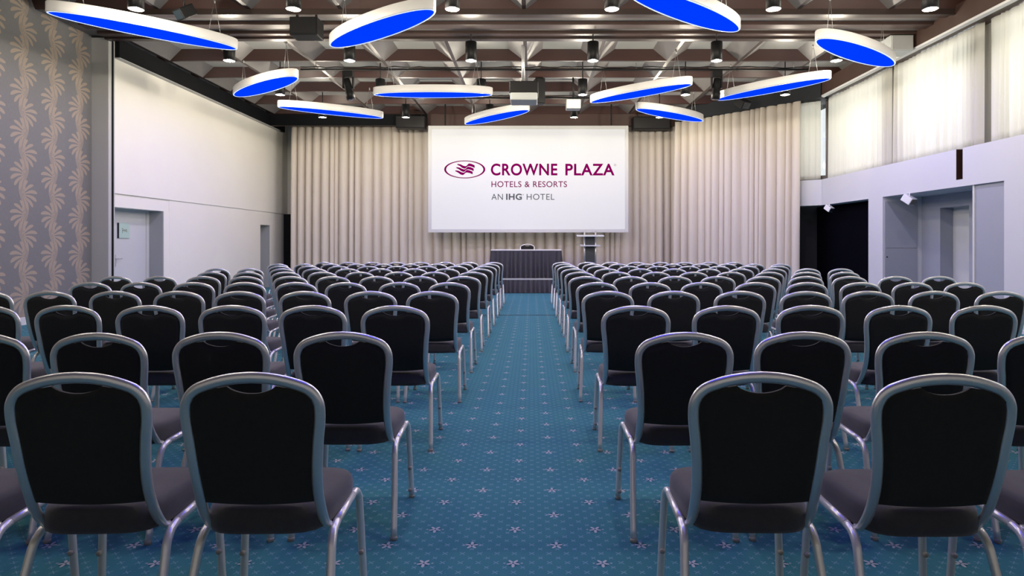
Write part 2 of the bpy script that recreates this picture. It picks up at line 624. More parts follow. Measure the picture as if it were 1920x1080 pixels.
# ------------------------------------------------------------------ ceiling of coffers
c = MB()
XS = [-8.6] + [-0.13 + 1.53 * j for j in range(-5, 6)] + [7.75]
YS = [6.74, 8.16, 9.58, 11.0, 12.45, 14.08, 15.48, 16.9, 18.38, 19.8, 21.7]
R = 0.035
for iy in range(len(YS) - 1):
    y0, y1 = YS[iy], YS[iy + 1]
    for ix in range(len(XS) - 1):
        x0, x1 = XS[ix], XS[ix + 1]
        flat = (iy == 3) or (iy == len(YS) - 2) or (x1 - x0 < 0.7)
        if flat:
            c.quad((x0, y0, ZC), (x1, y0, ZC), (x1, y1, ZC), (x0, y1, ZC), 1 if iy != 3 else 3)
            continue
        sx, sy, h = (0.36 if x1 - x0 > 1.2 else 0.2), 0.17, 0.21
        o = [(x0, y0, ZC), (x1, y0, ZC), (x1, y1, ZC), (x0, y1, ZC)]
        i_ = [(x0 + R, y0 + R, ZC), (x1 - R, y0 + R, ZC), (x1 - R, y1 - R, ZC), (x0 + R, y1 - R, ZC)]
        t = [(x0 + sx, y0 + sy, ZC + h), (x1 - sx, y0 + sy, ZC + h), (x1 - sx, y1 - sy, ZC + h), (x0 + sx, y1 - sy, ZC + h)]
        for k in range(4):
            k2 = (k + 1) % 4
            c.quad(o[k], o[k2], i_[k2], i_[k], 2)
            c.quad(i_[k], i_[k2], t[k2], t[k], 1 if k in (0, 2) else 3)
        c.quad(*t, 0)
c.quad((-8.6, -4.3, ZC), (7.75, -4.3, ZC), (7.75, 6.74, ZC), (-8.6, 6.74, ZC), 1)
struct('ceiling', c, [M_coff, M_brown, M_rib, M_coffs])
struct('ceiling_slab', MB().box(-9.0, 9.2, -4.4, 22, 5.58, 5.75), M_dgrey)
# flat band with the tracks of the folding partition
w = MB()
for y0, y1 in ((11.03, 11.22), (11.56, 11.80), (12.06, 12.24)):
    w.bbox(-8.0, XR - 0.1, y0, y1, ZC - 0.06, ZC + 0.01, 0.008)
struct('trim_8', w, M_brownl)
w = MB()
for y0, y1 in ((12.27, 12.42), (10.96, 11.02)):
    w.bbox(-8.0, XR - 0.1, y0, y1, ZC - 0.09, ZC + 0.01, 0.006)
struct('trim_9', w, M_rib)
# bands round the top of the walls
struct('trim_10', MB().box(XL2 - 0.02, XL2 + 0.10, 12.57, 21.0, 4.90, ZC + 0.01), M_black)
struct('trim_11', MB().box(XL2 - 0.0, XL2 + 0.11, 12.57, 20.6, 4.885, 4.90), M_trimg)
struct('trim_12', MB().box(-7.9, 5.0, 19.80, 19.92, 4.90, ZC + 0.02), M_brown)
struct('trim_13', MB().box(-7.9, -3.15, 19.74, 19.80, 4.90, ZC - 0.02), M_black)
w = MB()


def wallbox(w, a, b, th, z0, z1, mi=0):
    a, b = Vector(a).to_3d(), Vector(b).to_3d()
    d = (b - a).normalized()
    n = Vector((-d.y, d.x, 0)) * th
    w.add([q + Vector((0, 0, z)) for z in (z0, z1) for q in (a, b, b + n, a + n)],
          [(0, 3, 2, 1), (4, 5, 6, 7), (0, 1, 5, 4), (1, 2, 6, 5), (2, 3, 7, 6), (3, 0, 4, 7)], mi)


wallbox(w, (4.2, 19.22), (7.05, 16.0), 0.9, 4.91, ZC + 0.04)
struct('trim_14', w, M_dgrey)
w = MB()
w.box(XR - 0.12, XR + 0.62, -4.2, 16.2, 4.96, ZC + 0.06)
struct('trim_15', w, M_brownl)
struct('trim_16', MB().bbox(XR - 0.13, XR - 0.02, -4.2, 16.15, 4.92, 4.96, 0.006), M_base)


# ------------------------------------------------------------------ windows
def window(name, a, b, z0, z1, fw=0.07):
    """a frame with one pane between two plan points"""
    root = empty(name, (0, 0, 0))
    root['kind'] = 'structure'
    a, b = Vector(a), Vector(b)
    d = (b - a).normalized()
    f = MB()
    wallbox(f, a, b, 0.08, z0, z0 + fw * 2)
    wallbox(f, a, b, 0.08, z1 - fw, z1)
    wallbox(f, a, a + d * fw, 0.081, z0 + fw * 2, z1 - fw)
    wallbox(f, b - d * fw, b, 0.081, z0 + fw * 2, z1 - fw)
    f.build('window_frame', M_winf, root)
    p = MB()
    n = Vector((-d.y, d.x))
    wallbox(p, a + d * fw + n * 0.035, b - d * fw + n * 0.035, 0.006, z0 + fw * 2, z1 - fw)
    p.build('window_pane', M_pane, root)
    return root


WX = XR + 0.5
for i, (y0, y1) in enumerate(((13.45, 16.35), (10.7, 13.35), (7.95, 10.6), (5.2, 7.85), (2.45, 5.1))):
    window('window_%d' % (i + 1), (WX, y1), (WX, y0), 2.93, 4.98)
    struct('trim_%d' % (20 + i), MB().bbox(WX - 0.16, WX + 0.10, y0 - 0.26, y0 + 0.42, 2.93, 5.0, 0.006), M_colm)
struct('wall_right_upper', MB().box(XR + 0.42, XR + 0.6, -4.2, 2.35, 2.42, 5.3), M_white_shade)
window('window_6', (6.30, 17.25), (7.42, 16.42), 2.93, 4.98, 0.06)
struct('trim_26', MB().bbox(7.41, 7.47, 16.36, 16.43, 2.93, 5.0, 0.006), M_winf)

# ------------------------------------------------------------------ curtains
RNG = random.Random(7)


def drape(name, pts, z0, z1, mat_, seed, pitch=0.24, depth=0.055, soft=0.0, omega=0.0, label='', cat='curtain', group=None, hem=0.0):
    rng = random.Random(seed)
    P = [Vector(p) for p in pts]
    L = [0]
    for i in range(len(P) - 1):
        L.append(L[-1] + (P[i + 1] - P[i]).length)

    def at(s):
        for i in range(len(P) - 1):
            if s <= L[i + 1] + 1e-9:
                d = (P[i + 1] - P[i]).normalized()
                return P[i] + d * (s - L[i]), Vector((d.y, -d.x))
    # pleat boundaries of uneven width
    knots = [0.0]
    while knots[-1] < L[-1]:
        knots.append(knots[-1] + pitch * rng.uniform(0.5, 1.6))
    amp = [depth * rng.uniform(0.55, 1.25) for _ in knots]
    lean = [rng.uniform(-1, 1) for _ in knots]
    N = max(60, int(L[-1] / 0.018))
    rows = []
    NZ = 14
    for iz in range(NZ + 1):
        vz = iz / NZ
        z = z1 + (z0 - z1) * vz
        row = []
        k = 0
        for i in range(N + 1):
            s = L[-1] * i / N
            while k < len(knots) - 2 and s > knots[k + 1]: k += 1
            t = (s - knots[k]) / (knots[k + 1] - knots[k])
            ph = math.sin(PI * t)
            off = amp[k] * (ph ** 1.3 if ph > 0 else 0) * (0.55 + 0.45 * vz ** 0.5)
            off += 0.012 * math.sin(s * 5.1 + seed) + soft * math.sin(s * 1.7 + vz * 2)
            slide = lean[k] * 0.018 * math.sin(PI * t) * vz - omega * math.sin(2 * PI * t)
            p, nn = at(min(max(s + slide, 0), L[-1]))
            q = p + nn * off
            row.append((q.x, q.y, z))
        rows.append(row)
    o = MB().grid(rows).build(name, mat_, fix=False)
    sd = o.modifiers.new('cloth', 'SOLIDIFY')
    sd.thickness = 0.004
    tag(o, label, cat, group)
    return o


drape('stage_curtain', [(-7.42, 20.3), (4.75, 20.1)], 0.02, 4.93, M_drape, 3, pitch=0.235, depth=0.22, omega=0.022,
      label='wide beige pleated curtain across the back of the stage, behind the screen')
drape('angled_curtain', [(4.28, 19.45), (6.80, 16.50)], 0.02, 4.93, M_drape, 11, pitch=0.22, depth=0.22, omega=0.022,
      label='tall beige pleated curtain hung at an angle beside the corner window')
SH = 'sheer curtains along the high windows'
drape('sheer_curtain', [(6.70, 16.85), (7.25, 16.45)], 2.95, 4.93, M_sheer, 5, pitch=0.10, depth=0.03,
      label='narrow white sheer curtain half covering the corner window next to the beige drape', group=SH)
for i, (y1, y0, lb) in enumerate(((16.33, 13.46, 'white sheer curtain on the long wall, the one beside the corner window'),
                                  (13.34, 10.70, 'white sheer curtain on the long wall, second from the corner window'),
                                  (10.56, 7.95, 'white sheer curtain on the long wall, third from the corner window'),
                                  (7.80, 5.2, 'white sheer curtain on the long wall, fourth from the corner window'))):
    drape('sheer_curtain', [(XR + 0.20, y1), (XR + 0.20, y0)], 2.95, 4.95, M_sheer, 20 + i, pitch=0.14, depth=0.06, label=lb, group=SH)

# ------------------------------------------------------------------ projection screen
SY = 19.3
scr = empty('projection_screen', (-0.10, SY, 0), 0, 'large white projection screen with a magenta hotel logo in front of the beige curtain', 'projection screen')
k = SY / 1230


def sx_(px): return (px - 997) * k + 0.10


def sz_(py): return 1.32 + (458 - py) * k


x0, x1, z0, z1 = sx_(803), sx_(1178), sz_(436), sz_(236)
fb = 0.10
b = MB()
b.bbox(x0, x0 + fb, -0.03, 0.03, z0, z1, 0.006)
b.bbox(x1 - fb, x1, -0.03, 0.03, z0, z1, 0.006)
b.bbox(x0 + fb, x1 - fb, -0.03, 0.03, z0, z0 + fb, 0.006)
b.bbox(x0 + fb, x1 - fb, -0.03, 0.03, z1 - fb, z1, 0.006)
b.build('border', M_screenf, scr)
MB().box(x0 + fb, x1 - fb, -0.018, 0.0, z0 + fb, z1 - fb).build('screen_cloth', M_screen, scr)
b = MB()
for q in (x0 + 0.5, x1 - 0.5):
    b.box(q - 0.02, q + 0.02, -0.02, 0.02, z1, 5.46)
b.tube([(x0 + 0.2, 0.045, z1 - 0.07), (x1 - 0.2, 0.045, z1 - 0.07)], 0.03)
b.build('hanger', M_equip, scr)


def text(body, px0, px1, py_base, py_cap, mat_, bold, name):
    """capital letters fitted to a rectangle on the screen"""
    cu = bpy.data.curves.new('text', 'FONT')
    cu.body = body
    cu.offset = bold
    cu.space_character = 1.08
    tmp = bpy.data.objects.new('text', cu)
    COL.objects.link(tmp)
    dg = bpy.context.evaluated_depsgraph_get()
    me = bpy.data.meshes.new_from_object(tmp.evaluated_get(dg))
    bpy.data.objects.remove(tmp)
    xs = [v.co.x for v in me.vertices]
    ys = [v.co.y for v in me.vertices]
    X0, X1 = sx_(px0), sx_(px1)
    Z0, Z1 = sz_(py_base), sz_(py_cap)
    for v in me.vertices:
        v.co = (X0 + (v.co.x - min(xs)) / (max(xs) - min(xs)) * (X1 - X0), -0.021,
                Z0 + (v.co.y - min(ys)) / (max(ys) - min(ys)) * (Z1 - Z0))
    bm = bmesh.new()
    bm.from_mesh(me)
    bm.to_mesh(me)
    bm.free()
    me.materials.clear()
    me.materials.append(mat_)
    for p in me.polygons: p.use_smooth = False
    o = bpy.data.objects.new(name, me)
    COL.objects.link(o)
    o.parent = scr
    return o


text('CROWNE', 920.5, 1045, 329.2, 306.8, M_mag, 0.022, 'lettering')
text('PLAZA', 1060, 1152, 329.0, 307.2, M_mag, 0.022, 'lettering')
text('HOTELS & RESORTS', 921.5, 1063, 351, 340, M_mag, 0.006, 'lettering')
text('AN', 921.5, 943, 374.8, 363.6, M_dgr, 0.0, 'lettering')
text('IHG', 949, 978.5, 375, 363.2, M_dgr, 0.03, 'lettering')
text('HOTEL', 987.5, 1039.5, 374.8, 363.6, M_dgr, 0.0, 'lettering')
b = MB()


def ring(b, cx, cy, rx, ry, ix, iy, ox=0):
    n = 48
    o_ = [(sx_(cx + rx * math.cos(2 * PI * i / n)), -0.021, sz_(cy + ry * math.sin(2 * PI * i / n))) for i in range(n)]
    i_ = [(sx_(cx + ox + ix * math.cos(2 * PI * i / n)), -0.021, sz_(cy + iy * math.sin(2 * PI * i / n))) for i in range(n)]
    b.add(o_ + i_, [(i, (i + 1) % n, n + (i + 1) % n, n + i) for i in range(n)])


ring(b, 871.5, 317.8, 38.5, 16.7, 34.8, 15.2)
for j in range(3):
    top, bot = [], []
    for i in range(25):
        t = i / 24
        px = 857.6 - j * 1.9 + t * 32.5
        key = ((0, -3.1), (0.15, -1.6), (0.32, 1.8), (0.45, 2.9), (0.53, 1.4), (0.60, -1.3), (0.68, -2.2), (0.82, -1.3), (1.0, 1.3))
        for (ta, ya), (tb, yb) in zip(key, key[1:]):
            if ta <= t <= tb: break
        c0 = 311.6 + j * 6.0 + ya + (yb - ya) * (t - ta) / (tb - ta)
        th = 0.9 + 1.9 * min(1, t / 0.25) - 1.2 * math.exp(-((t - 0.55) / 0.08) ** 2)
        top.append((sx_(px), -0.021, sz_(c0 - th)))
        bot.append((sx_(px), -0.021, sz_(c0 + th * 0.75)))
    b.grid([top, bot], smooth=False)
b.build('logo_emblem', M_mag, scr)
b = MB()
ring(b, 1153.2, 309.5, 1.9, 1.9, 1.4, 1.4)
b.build('registered_mark', M_mag, scr)
b = MB()
ring(b, 981, 365, 1.1, 1.1, 0.7, 0.7)
b.build('registered_mark', M_dgr, scr)

# ------------------------------------------------------------------ stage, table, lectern


def skirt(path, z0, z1, pitch, depth, seed, top_gather=True):
    rng = random.Random(seed)
    P = [Vector(p) for p in path]
    L = [0]
    for i in range(len(P) - 1): L.append(L[-1] + (P[i + 1] - P[i]).length)
    knots = [0.0]
    while knots[-1] < L[-1]: knots.append(knots[-1] + pitch * rng.uniform(0.7, 1.35))
    N = int(L[-1] / 0.011)
    rows = []
    for iz in range(9):
        v = iz / 8
        row = []
        kk = 0
        for i in range(N + 1):
            s = L[-1] * i / N
            while kk < len(knots) - 2 and s > knots[kk + 1]: kk += 1
            t = (s - knots[kk]) / (knots[kk + 1] - knots[kk])
            for q in range(len(P) - 1):
                if s <= L[q + 1] + 1e-9: break
            d = (P[q + 1] - P[q]).normalized()
            p = P[q] + d * (s - L[q])
            nn = Vector((d.y, -d.x))
            off = depth * math.sin(PI * t) ** 1.2 * (0.25 + 0.75 * v) + 0.006 * math.sin(s * 90) * (1 - v) + 0.02 * v
            row.append((p.x + nn.x * off, p.y + nn.y * off, z1 + (z0 - z1) * v))
        rows.append(row)
    return MB().grid(rows)


ZS = 0.40
st = empty('stage_platform', (0.6, 18.6, 0), 0, 'low stage with a charcoal pleated skirt at the end of the aisle', 'stage')
MB().bbox(-3.6, 3.2, -0.85, 1.15, 0.0, ZS - 0.001, 0.01).build('platform', M_dgrey, st)
MB().bbox(-3.62, 3.22, -0.875, -0.85, ZS - 0.045, ZS, 0.006).build('edge_band', M_trimg, st)
skirt([(-3.6, -0.86), (3.2, -0.86)], 0.01, ZS - 0.045, 0.12, 0.075, 4).build('skirt', M_skirt, st, fix=False)

tb = empty('presentation_table', (-0.155, 18.25, ZS), 0, 'long table with a floor length charcoal pleated skirt, on the stage under the screen', 'table')
MB().bbox(-0.96, 0.96, -0.40, 0.40, 0.745, 0.775, 0.006).build('table_top', M_cloth, tb)
skirt([(-0.95, 0.39), (-0.95, -0.39), (0.95, -0.39), (0.95, 0.39)], 0.01, 0.745, 0.13, 0.085, 9).build('skirt', M_skirt, tb, fix=False)
MB().bbox(-0.955, 0.955, -0.402, -0.385, 0.70, 0.745, 0.004).build('skirt_band', M_skirt, tb)
for qx in (-0.85, 0.85):
    for qy in (-0.3, 0.3):
        MB().tube([(qx, qy, 0), (qx, qy, 0.745)], 0.018).build('leg', M_steel, tb)

lc = empty('lectern', (1.64, 18.45, ZS), 0, 'slim lectern with a dark panel and clear shelves beside the skirted table', 'lectern')
MB().bbox(-0.17, 0.17, -0.16, 0.16, 0.0, 0.03, 0.006).build('base', M_equip, lc)
MB().bbox(-0.13, 0.13, -0.012, 0.012, 0.03, 1.16, 0.005).build('panel', M_lect, lc)
for q in (-0.155, 0.155):
    MB().tube([(q, 0, 0.03), (q, 0, 1.30)], 0.022, n=12).build('post', M_steel, lc)


def bow(w, z, d):
    b = MB()
    n = 14
    for zz in (0,):
        pts_t, pts_b, f = [], [], []
        fr_ = [(-w + 2 * w * i / n, -d * (1 - 0.35 * (2 * i / n - 1) ** 2), 0) for i in range(n + 1)]
        bk_ = [(-w + 2 * w * i / n, 0.10, 0) for i in range(n + 1)]
        b.grid([[(p[0], p[1], z) for p in fr_], [(p[0], p[1], z + 0.03) for p in bk_]], smooth=False)
        b.grid([[(p[0], p[1], z - 0.02) for p in fr_], [(p[0], p[1], z + 0.01) for p in bk_]], smooth=False)
        b.grid([[(p[0], p[1], z - 0.02) for p in fr_], [(p[0], p[1], z) for p in fr_]], smooth=False)
        b.grid([[(p[0], p[1], z + 0.01) for p in bk_], [(p[0], p[1], z + 0.03) for p in bk_]], smooth=False)
    return b


bow(0.38, 1.155, 0.26).build('top_shelf', M_acryl, lc)
bow(0.28, 0.885, 0.20).build('lower_shelf', M_acryl, lc)


# ------------------------------------------------------------------ banquet chairs
def back_path():
    """half of the back frame, from its lower end up to the crown: (x, y, z)"""
    return [(0.184, -0.090, 0.396), (0.185, -0.122, 0.410), (0.186, -0.168, 0.468), (0.185, -0.204, 0.55), (0.189, -0.226, 0.63),
            (0.1955, -0.238, 0.71), (0.2025, -0.245, 0.77), (0.2040, -0.249, 0.808),
            (0.2010, -0.2515, 0.833), (0.189, -0.254, 0.858), (0.170, -0.256, 0.876), (0.145, -0.258, 0.888), (0.100, -0.260, 0.902), (0.05, -0.2615, 0.911), (0.0, -0.262, 0.914)]


HP = smooth_path(back_path(), 4)


def frame_at(z):
    for a, b in zip(HP, HP[1:]):
        if a.z <= z <= b.z:
            t = (z - a.z) / max(1e-6, b.z - a.z)
            return a.lerp(b, t)
    return HP[-1]


def top_at(x):
    x = abs(x)
    hp = [p for p in HP if p.z > 0.80]
    for a, b in zip(hp, hp[1:]):
        if b.x <= x <= a.x:
            t = (a.x - x) / max(1e-6, a.x - b.x)
            return a.z + (b.z - a.z) * t
    return 0.80


def make_chair():
    root = empty('banquet_chair')
    full = HP + [Vector((-p.x, p.y, p.z)) for p in reversed(HP[:-1])]
    MB().tube(full, 0.0175, 0.011, n=12, up=(0, 1, 0)).build('back_frame', M_steel, root)

    # upholstered back with a hand hold under the crown
    NU, NV = 30, 22
    zb = 0.508

    def pad(side):
        rows = []
        for j in range(NV + 1):
            v = j / NV
            row = []
            for i in range(NU + 1):
                u = -1 + 2 * i / NU
                x = u * 0.187
                # outline: the width follows the frame, the top follows the crown less the dip
                for _ in range(3):
                    xt = min(abs(x), 0.186)
                    dip = 0.030 * max(0.0, 1 - (x / 0.075) ** 2) ** 0.8
                    zt = top_at(xt) - 0.0160 - dip - (0.004 if abs(x) < 0.11 else 0)
                    z = zb - 0.011 * (1 - u * u) + (zt - zb + 0.011 * (1 - u * u)) * v
                    hw = frame_at(max(0.45, min(z, 0.90))).x - 0.0160 if z < 0.84 else 0.187
                    hw = min(hw, 0.187)
                    x = u * hw
                y = frame_at(min(z, 0.91)).y
                e = min(1 - abs(u), 1.0) * 0.2
                e2 = min(v, 1 - v) * 0.4
                d = min(e, e2)
                puff = min(1.0, max(0.0, d / 0.022))
                puff = math.sqrt(max(0, 1 - (1 - puff) ** 2))
                yy = y - (0.004 + 0.010 * puff) if side < 0 else y + 0.006 + 0.026 * puff
                row.append((x, yy, z))
            rows.append(row)
        return rows
    rb, rf = pad(-1), pad(1)
    bk = MB().grid(rb)
    bk.grid(rf)
    edge = lambda r: r[0] + [q[-1] for q in r[1:-1]] + r[-1][::-1] + [q[0] for q in r[1:-1]][::-1]
    e0, e1 = edge(rb), edge(rf)
    bk.grid([e0 + [e0[0]], e1 + [e1[0]]])
    bk.build('backrest', M_back, root)

    # seat cushion, wider at the front
    N, K = 40, 12
    rows = []
    prof = [(0.0, 0.398), (0.90, 0.398), (0.985, 0.404), (1.0, 0.420), (1.0, 0.452), (0.985, 0.470), (0.95, 0.482), (0.86, 0.491), (0.6, 0.497), (0.0, 0.499)]
    for r, z in prof:
        row = []
        for i in range(N + 1):
            a = 2 * PI * i / N
            ca, sa = math.cos(a), math.sin(a)
            q = (abs(ca) ** 4.5 + abs(sa) ** 4.5) ** (-1 / 4.5)
            y = 0.015 + 0.205 * q * sa * r
            hw = 0.192 + 0.026 * (y + 0.19) / 0.41
            x = hw * q * ca * r
            row.append((x, y, z - 0.012 * max(0, (y - 0.15) / 0.07) ** 2 * (z > 0.46)))
        rows.append(row)
    MB().grid(rows).build('seat', M_fabric, root)

    for s in (-1, 1):
        pth = [(s * 0.228, -0.258, 0.012), (s * 0.222, -0.212, 0.16), (s * 0.214, -0.160, 0.31), (s * 0.211, -0.142, 0.355), (s * 0.209, -0.112, 0.385), (s * 0.208, -0.07, 0.396)]
        rear = smooth_path(pth, 4)
        mid = [(s * 0.208, -0.07, 0.396), (s * 0.208, 0.13, 0.406)]
        pth = [(s * 0.208, 0.13, 0.406), (s * 0.209, 0.178, 0.402), (s * 0.211, 0.208, 0.378), (s * 0.213, 0.219, 0.34), (s * 0.220, 0.226, 0.18), (s * 0.227, 0.232, 0.012)]
        front = smooth_path(pth, 4)
        l1 = MB().tube(rear, 0.014, 0.014, n=10, up=(1, 0, 0)).build('leg', M_leg, root)
        l2 = MB().tube(front, 0.014, 0.014, n=10, up=(1, 0, 0)).build('leg', M_leg, root)
        MB().tube(mid, 0.0143, 0.0143, n=10, up=(1, 0, 0)).build('side_rail', M_leg, root)
        for lg, x, y in ((l1, 0.228, -0.259), (l2, 0.227, 0.2325)):
            MB().lathe([(0.0, 0.0), (0.0155, 0.0), (0.016, 0.012), (0.014, 0.016), (0.0, 0.016)], 10, (s * x, y, 0)).build('foot_glide', M_rubber, lg)
        for z, y in ((0.16, 0.2265), (0.045, 0.2305)):
            mt = Matrix.Rotation(PI / 2, 4, 'X')
            MB().lathe([(0.0, 0.0), (0.010, 0.0), (0.010, 0.018), (0.006, 0.021), (0.0, 0.021)], 10, (s * 0.2215, y - 0.004, z), 0, mt).build('stacking_bumper', M_rubber, l2)
    b = MB()
    b.box(-0.205, 0.205, -0.075, -0.045, 0.385, 0.398)
    b.box(-0.205, 0.205, 0.10, 0.13, 0.388, 0.400)
    b.build('cross_bar', M_dgrey, root)
    return root


proto = make_chair()
remember(proto)
ROWY = [1.99] + [2.91 * (1 + 0.44 * (i - 2)) for i in range(2, 12)]


def chair_label(side, row, kcol):
    place = {1: 'rearmost row', 2: 'second row from the rear', 3: 'third row from the rear', 4: 'fourth row from the rear',
             5: 'fifth row from the rear', 6: 'sixth row from the rear', 7: 'fifth row from the stage',
             8: 'fourth row from the stage', 9: 'third row from the stage', 10: 'second row from the stage', 11: 'front row by the stage'}[row]
    at_ = 'at the aisle' if kcol == 1 else ORD[kcol] + ' from the aisle'
    return 'black banquet chair, %s side, %s, %s' % (side, at_, place)


ROWX = {1: {-1: (-0.862, 0.54), 1: (0.708, 0.542)}, 2: {-1: (-0.846, 0.532), 1: (0.670, 0.543)}, 3: {-1: (-0.868, 0.525), 1: (0.676, 0.556)},
        4: {-1: (-0.825, 0.532), 1: (0.652, 0.543)}}
used = False
crng = random.Random(5)
for row in range(1, 12):
    y = ROWY[row - 1]
    for side, sgn, x_0, pit in (('wallpaper', -1, -0.845, 0.53), ('window', 1, 0.675, 0.54)):
        ncol = 9 if row in (6, 8, 10) else 8
        x_0, pit = ROWX.get(row, {}).get(sgn, (x_0, pit))
        for kc in range(ncol):
            x = x_0 + sgn * pit * kc
            if abs(x) - 0.26 > (1000 if sgn < 0 else 925) * (y + 0.45) / 1230: continue
            o = copy_tree(proto) if used else proto
            used = True
            o.location = (x + crng.uniform(-0.007, 0.007), y + 0.26 + crng.uniform(-0.02, 0.02), 0)
            o.rotation_euler = (0, 0, math.radians(crng.uniform(-2.0, 2.0)))
            tag(o, chair_label(side, row, kc + 1), 'chair', 'banquet chairs on the %s side of the aisle' % side)
o = copy_tree(proto)
o.location = (-0.13, 19.15, ZS)
o.rotation_euler = (0, 0, PI)
tag(o, 'black chair on the stage, tucked behind the skirted table', 'chair')
if 'group' in o: del o['group']

# ------------------------------------------------------------------ oval pendant lamps
LA, LB, LH = 1.28, 0.30, 0.155


def make_pendant(a, b):
    root = empty('pendant_lamp')
    n = 64

    def ell(f, z, g=0.0):
        return [((a * f + g) * math.cos(2 * PI * i / n), (b * f + g) * math.sin(2 * PI * i / n), z) for i in range(n + 1)]
    r = MB()
    r.grid([ell(1, 0, -0.035), ell(1, 0, -0.008), ell(1, 0.012), ell(1, LH - 0.01), ell(1, LH, -0.008), ell(1, LH, -0.04), ell(1, LH - 0.02, -0.04)])
    top = ell(1, LH - 0.02, -0.04)[:-1]
    r.add(top, [tuple(range(n))])
    r.build('rim', M_ring, root)
    e = MB()
    e.grid([ell(1, 0.001, -0.034), ell(1, -0.004, -0.030), ell(1, -0.004, -0.016), ell(1, 0.001, -0.010)])
    e.build('glowing_edge', M_seam, root)
    dd = MB()
    dd.add(ell(1, 0.004, -0.034)[:-1], [tuple(range(n))])
    dd.build('diffuser', M_blue, root)
    for s in (-1, 1):
        wv = MB()
        for t in (-1, 1):
            wv.tube([(s * a * 0.72 + t * 0.10, 0, LH - 0.02), (s * a * 0.72, 0, ZC - 4.52)], 0.0035, n=5)
        wv.lathe([(0.0, -0.05), (0.015, -0.05), (0.015, 0), (0, 0)], 8, (s * a * 0.72, 0, ZC - 4.52 - 0.005))
        wv.build('suspension_wire', M_wire, root)
    return root


pp = make_pendant(LA, LB)
remember(pp)
ZP = 4.52
PEND = [((-6.69, 9.03), (-4.84, 10.78), 'long oval pendant lamp glowing blue, hung in front of the patterned wallpaper'),
        ((-3.19, 10.61), (-1.39, 8.99), 'oval blue pendant lamp close to the boxy black ceiling speaker'),
        ((-6.39, 14.21), (-4.52, 12.53), 'oval blue pendant lamp tilted towards the white panelled wall'),
        ((-5.75, 15.38), (-3.94, 16.54), 'thin oval blue pendant lamp before the curtain near the white wall'),
        ((-3.43, 14.05), (-0.80, 14.05), 'oval blue pendant lamp set square to the room, beside the projector'),
        ((-1.71, 17.49), (-0.13, 15.68), 'oval blue pendant lamp overlapping the top edge of the screen'),
        ((1.27, 14.91), (3.27, 13.03), 'oval blue pendant lamp between the white projector and the moving spotlight'),
        ((4.10, 14.60), (5.78, 12.63), 'oval blue pendant lamp hung closest to the corner window, beside a moving spotlight'),
        ((2.57, 15.56), (4.35, 17.04), 'thin oval blue pendant lamp in front of the angled beige curtain'),
        ((4.45, 10.2), (6.49, 11.82), 'wide oval blue pendant lamp beside the sheer curtains and grey box'),
        ((1.20, 8.2), (3.07, 9.86), 'large oval blue pendant lamp cut by the top of the picture'),
        ((-2.6, 6.1), (-0.75, 4.35), 'oval blue pendant lamp over the nearest rows, wallpaper side of the aisle'),
        ((0.9, 4.3), (2.7, 6.0), 'oval blue pendant lamp over the nearest rows, window side of the aisle'),
        ((-0.9, 2.9), (0.95, 1.2), 'oval blue pendant lamp over the near end of the aisle')]
first = True
for p, q, lb in PEND:
    o = pp if first else copy_tree(pp)
    first = False
    o.location = ((p[0] + q[0]) / 2, (p[1] + q[1]) / 2, ZP)
    o.rotation_euler = (0, 0, math.atan2(q[1] - p[1], q[0] - p[0]))
    tag(o, lb, 'lamp', 'oval blue pendant lamps')


# ------------------------------------------------------------------ ceiling spotlights
def make_can():
    root = empty('ceiling_spotlight')
    MB().lathe([(0.0, 0.34), (0.098, 0.34), (0.105, 0.333), (0.105, 0.0), (0.100, -0.004)], 24).build('can', M_can, root)
    MB().lathe([(0.103, -0.006), (0.098, -0.010), (0.090, 0.0), (0.070, 0.055), (0.045, 0.075)], 24).build('reflector', M_refl, root)
    MB().lathe([(0.046, 0.073), (0.03, 0.066), (0.0, 0.064)], 16).build('lens', M_bulb, root)
    s = MB().tube([(0, 0, 0.34), (0, 0, ZC - 4.67 + 0.2)], 0.012)
    s.build('stem', M_can, root)
    l = bpy.data.lights.new('can_fill', 'POINT')
    l.energy = CAN_W
    l.color = (1.0, 0.90, 0.74)
    l.shadow_soft_size = 0.06
    lo = bpy.data.objects.new('can_fill', l)
    COL.objects.link(lo)
    lo.parent = root
    lo.location = (0, 0, -0.11)  # all-round fill set below the can's rim, reaches upper walls and ceiling
    return root


CAN_W = 66
cn = make_can()
remember(cn)
CX = [-5.58, -3.36, -1.12, 1.13, 3.41, 5.62]
first = True
for iy, (y, xs, rl) in enumerate(((9.25, CX, 'nearest row'), (12.1, CX, 'second row back'), (14.55, CX, 'third row back'), (17.5, CX[:5], 'row nearest the screen'), (6.3, CX, 'row over the nearest chairs'), (3.3, CX, 'row over the camera'))):
    for i, x in enumerate(xs):
        o = cn if first else copy_tree(cn)
        first = False
        o.location = (x, y, 4.64 + (0.07 if iy in (1, 3) else 0))
        tag(o, 'black cylindrical ceiling spotlight, %s from the wallpaper side, %s' % (ORD[i + 1], rl), 'spotlight', 'black ceiling spotlights')

